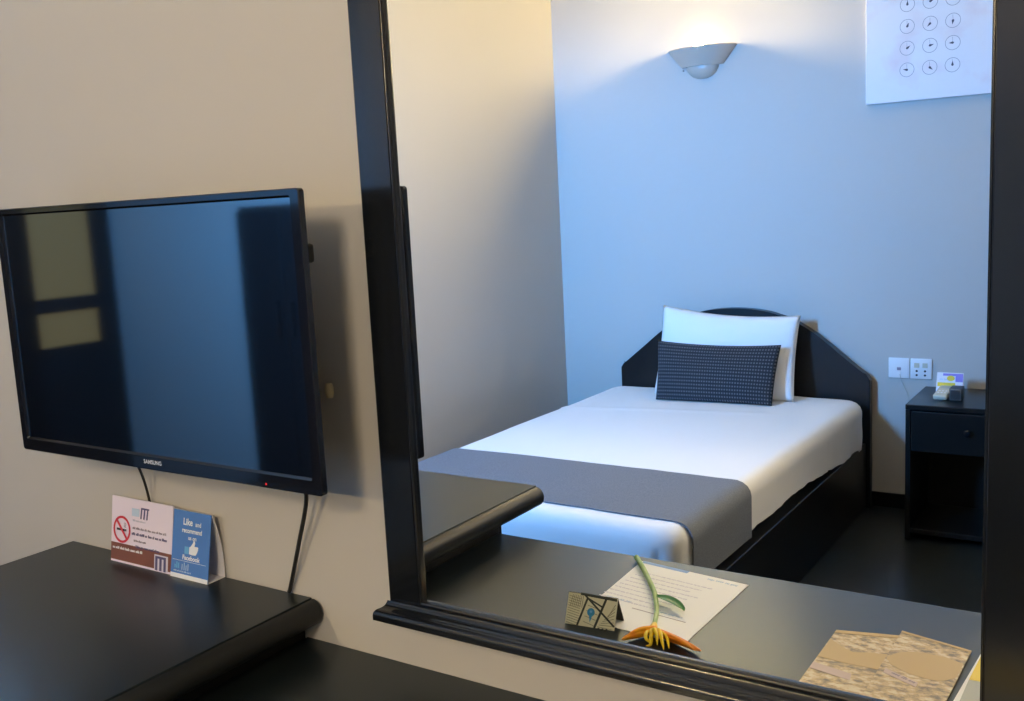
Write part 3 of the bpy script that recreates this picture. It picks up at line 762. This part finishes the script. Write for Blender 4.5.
bmesh.ops.transform(bm, matrix=Matrix.Translation((-.718, -3.196, NZ + .0235)) @ Matrix.Rotation(.12, 4, 'Z') @ Matrix.Rotation(-.22, 4, 'X'), verts=bm.verts[:])
link('body', bm, 'cream', rm, True, 40)
p = Plane(Matrix.Translation((-.718, -3.196, NZ + .0235)) @ Matrix.Rotation(.12, 4, 'Z') @ Matrix.Rotation(-.22, 4, 'X') @ Vector((0, 0, .0102)), Matrix.Rotation(.12, 3, 'Z') @ Vector((1, 0, 0)), Matrix.Rotation(.12, 3, 'Z') @ Matrix.Rotation(-.22, 3, 'X') @ Vector((0, 1, 0)))
link('display', p.rect(-.018, .018, -.046, -.020, .0004), 'greycover', rm)
bm = bmesh.new()
for k in range(6): p.disc(-.013 + .013 * (k % 3), .006 + .018 * (k // 3), .0045, .0006, bm=bm)
link('button', bm, 'socket', rm)
bm = box(-.690, -.643, -3.222, -3.150, NZ + .0004, NZ + .052, .005, 3)
o = tag(link('holder', bm, 'darkgrey', smooth=True, angle=40), 'dark grey plastic block right of the cream remote on bedside table', 'remote holder')
link('front_groove', box(-.684, -.649, -3.1502, -3.1488, NZ + .008, NZ + .044, .0005), 'hole', o)

# wall sockets
def plate(label, x0, x1, cat):
    t = thing('wall_socket', label, cat, ((x0 + x1) / 2, YB, .64))
    link('plate', box(x0, x1, YB, YB + .009, .594, .684, .003, 3), 'socket', t, True, 40)
    return t, Plane((x1, YB + .009, .594), (-1, 0, 0), (0, 0, 1))
t, p = plate('white square wall plate with a phone outlet, next to the bed', -.987, -.899, 'wall socket')
bm = p.rect(.035, .052, .035, .048, .0006); link('outlet', bm, 'greyink', t)
bm = bmesh.new(); p.rect(.036, .051, .012, .030, .003, .003, bm=bm); link('plug', bm, 'socket', t); phone = t
t, p = plate('white square power socket with four holes, nearer to the bedside table', -.896, -.808, 'wall socket')
for a in (.027, .061):
    for b in (.017, .035): link('pin_hole', p.disc(a, b, .0048, .0006), 'hole', t)
for a in (.027, .061): link('switch', p.rect(a - .010, a + .010, .050, .070, .0035, .0035), 'cream', t)
link('cord', tube(spline([(-.938, YB + .012, .612), (-.932, YB + .010, .585), (-.918, YB + .006, .55), (-.903, YB + .006, .51), (-.893, YB + .006, .43), (-.89, YB + .006, .3)], 6), .0012, 6), 'greycover', phone, True)

# ------------------------------------------------------------------ canvas picture
CX0, CX1, CZ0, CZ1, CY = -1.081, -.572, 1.779, 2.46, -3.422
cv = thing('canvas_picture', 'white canvas print with rows of small clock faces on the back wall', 'picture', ((CX0 + CX1) / 2, YB, CZ0))
link('canvas', box(CX0, CX1, YB, CY, CZ0, CZ1, .003), 'canvas', cv)
p = Plane((CX1, CY, CZ0), (-1, 0, 0), (0, 0, 1))
hands = [0.2, -2.4, 1.57, 2.5, 2.9, 0.0, 2.0, -.8, -1.4, 1.6, 2.7, -.4, .9, -1.1, 2.2, 3.0, 1.2, -.2]
k = 0
for r_ in range(6):
    for cx_ in (-.914, -.825, -.738):
        a, b = CX1 - cx_, 1.9062 + .0875 * r_ - CZ0
        o = link('clock_face', p.ring(a, b, .0272, .0292, .0005, n=36), 'canvasinkD', cv)
        an = hands[k % 18]; k += 1
        bm = p.poly([(a + .005 * math.cos(an + 1.57), b + .005 * math.sin(an + 1.57)), (a - .005 * math.cos(an + 1.57), b - .005 * math.sin(an + 1.57)), (a + .0165 * math.cos(an), b + .0165 * math.sin(an))], .0005)
        p.disc(a, b, .0045, .0007, 12, bm=bm)
        link('hour_hand', bm, 'canvasinkK', o)
        link('minute_hand', p.line((a, b), (a + .001, b + .023), .0013, .0004), 'canvasinkD', o)

# ------------------------------------------------------------------ sconces
def sconce(label, xc, zr, power):
    t = thing('wall_sconce', label, 'wall lamp', (xc, YB, zr - .14))
    a0, a1 = 0, PI
    sy = .56
    prof = [(.158, 0), (.165, .001), (.168, -.004), (.150, -.026), (.122, -.060), (.104, -.080), (.102, -.083), (0.0, -.083)]
    inner = [(.158, 0), (.142, -.030), (.112, -.058), (.09, -.072), (0, -.074)]
    bm = lathe(inner[::-1] + prof[1:], (xc, YB + .001, zr), a0, a1, 40, 1, sy)
    link('bowl', bm, 'ceramic', t, True, 30)
    prof = [(.078, -.083), (.0785, -.088), (.076, -.098), (.066, -.115), (.048, -.130), (.025, -.139), (0, -.141)]
    link('lower_bowl', lathe([(0, -.083)] + prof, (xc, YB + .001, zr), a0, a1, 36, 1, sy), 'ceramic', t, True, 30)
    link('screw', lathe([(0, 0), (.004, 0), (.0045, .003), (0, .005)], (xc - .085, YB + .03, zr - .099), n=12), 'screw', t, True)
    b = bmesh.new(); bmesh.ops.create_icosphere(b, subdivisions=2, radius=.030)
    for v in b.verts: v.co = Vector((xc, YB + .050, zr + .030)) + Vector((v.co.x, v.co.y * .8, v.co.z * 1.1))
    link('bulb', b, 'bulb' if power else 'bulbweak', t, True, 180)
    link('bulb_holder', lathe([(.014, -.07), (.014, .004), (0, .004)], (xc, YB + .050, zr), n=14), 'steel', t, True)
    return t
sconce('pale ceramic uplighter wall lamp glowing above the bed', -1.826, 2.112, 1)

sconce('pale ceramic uplighter wall lamp added out of view on the right half of the back wall', .62, 2.112, 0)  # second sconce is added, unseen, for warm fill from the right

# unseen spotlight, added to light the television wall and the bed
sp = thing('added_spotlight', 'small black spotlight added out of view on the ceiling near the back wall', 'spotlight', (.10, -3.05, H))
link('mount', lathe([(0, 0), (.05, 0), (.05, -.02), (0, -.02)], (.10, -3.05, H - .0005), n=24), 'tvback', sp, True, 40)
link('arm', tube([(.10, -3.05, H - .02), (.10, -3.05, H - .16)], .008, 10), 'tvback', sp, True)
ld = bpy.data.lights.new('added_spot_lamp', 'SPOT'); lo = bpy.data.objects.new('added_spot_lamp', ld); COL.objects.link(lo)
dirv = (Vector((-1.30, 0, 1.75)) - Vector((.10, -3.05, H - .20))).normalized()
lo.location = Vector((.10, -3.05, H - .20)) + dirv * .085; lo.rotation_euler = dirv.to_track_quat('-Z', 'Y').to_euler()
bm = lathe([(0, -.07), (.030, -.07), (.040, -.05), (.045, .07), (.041, .07), (.036, -.045), (0, -.05)], (0, 0, 0), n=24)
bmesh.ops.transform(bm, matrix=Matrix.Translation(Vector((.10, -3.05, H - .20))) @ dirv.to_track_quat('Z', 'Y').to_matrix().to_4x4(), verts=bm.verts[:])
link('lamp_head', bm, 'tvback', sp, True, 40)
ld.energy = 200; ld.color = (1.0, .81, .57); ld.shadow_soft_size = .26; ld.spot_size = math.radians(128); ld.spot_blend = .7

# ------------------------------------------------------------------ daylight
w = bpy.data.worlds.new('sky'); S.world = w; w.use_nodes = True
nt = w.node_tree; bg = nt.nodes['Background']
tc = nt.nodes.new('ShaderNodeTexCoord'); sx = nt.nodes.new('ShaderNodeSeparateXYZ'); rp = nt.nodes.new('ShaderNodeValToRGB')
mr = nt.nodes.new('ShaderNodeMapRange'); mr.inputs[1].default_value = -1; mr.inputs[2].default_value = 1
nt.links.new(tc.outputs['Generated'], sx.inputs[0]); nt.links.new(sx.outputs[2], mr.inputs[0]); nt.links.new(mr.outputs[0], rp.inputs[0])
e = rp.color_ramp.elements
e[0].position = .40; e[0].color = (.03, .08, .16, 1); e[1].position = .46; e[1].color = (.105, .40, 1.0, 1)
k_ = e.new(.86); k_.color = (.105, .40, 1.0, 1); k_ = e.new(.97); k_.color = (.04, .13, .30, 1)
nt.links.new(rp.outputs[0], bg.inputs[0]); bg.inputs[1].default_value = 540
pl = bpy.data.lights.new('window_portal', 'AREA'); po = bpy.data.objects.new('window_portal', pl); COL.objects.link(po)
pl.shape = 'RECTANGLE'; pl.size = WX1 - WX0; pl.size_y = WZ1 - WZ0; po.location = ((WX0 + WX1) / 2, .09, (WZ0 + WZ1) / 2); po.rotation_euler = (-PI / 2, 0, 0)
pl.cycles.is_portal = True

S.view_settings.view_transform = 'Standard'; S.view_settings.look = 'None'; S.view_settings.gamma = 1
S.view_settings.use_curve_mapping = False
S.view_settings.exposure = -0.34
c = S.cycles
c.use_denoising = True; c.max_bounces = 10; c.diffuse_bounces = 6; c.glossy_bounces = 6; c.transparent_max_bounces = 8
c.caustics_reflective = True; c.caustics_refractive = False; c.sample_clamp_indirect = 8
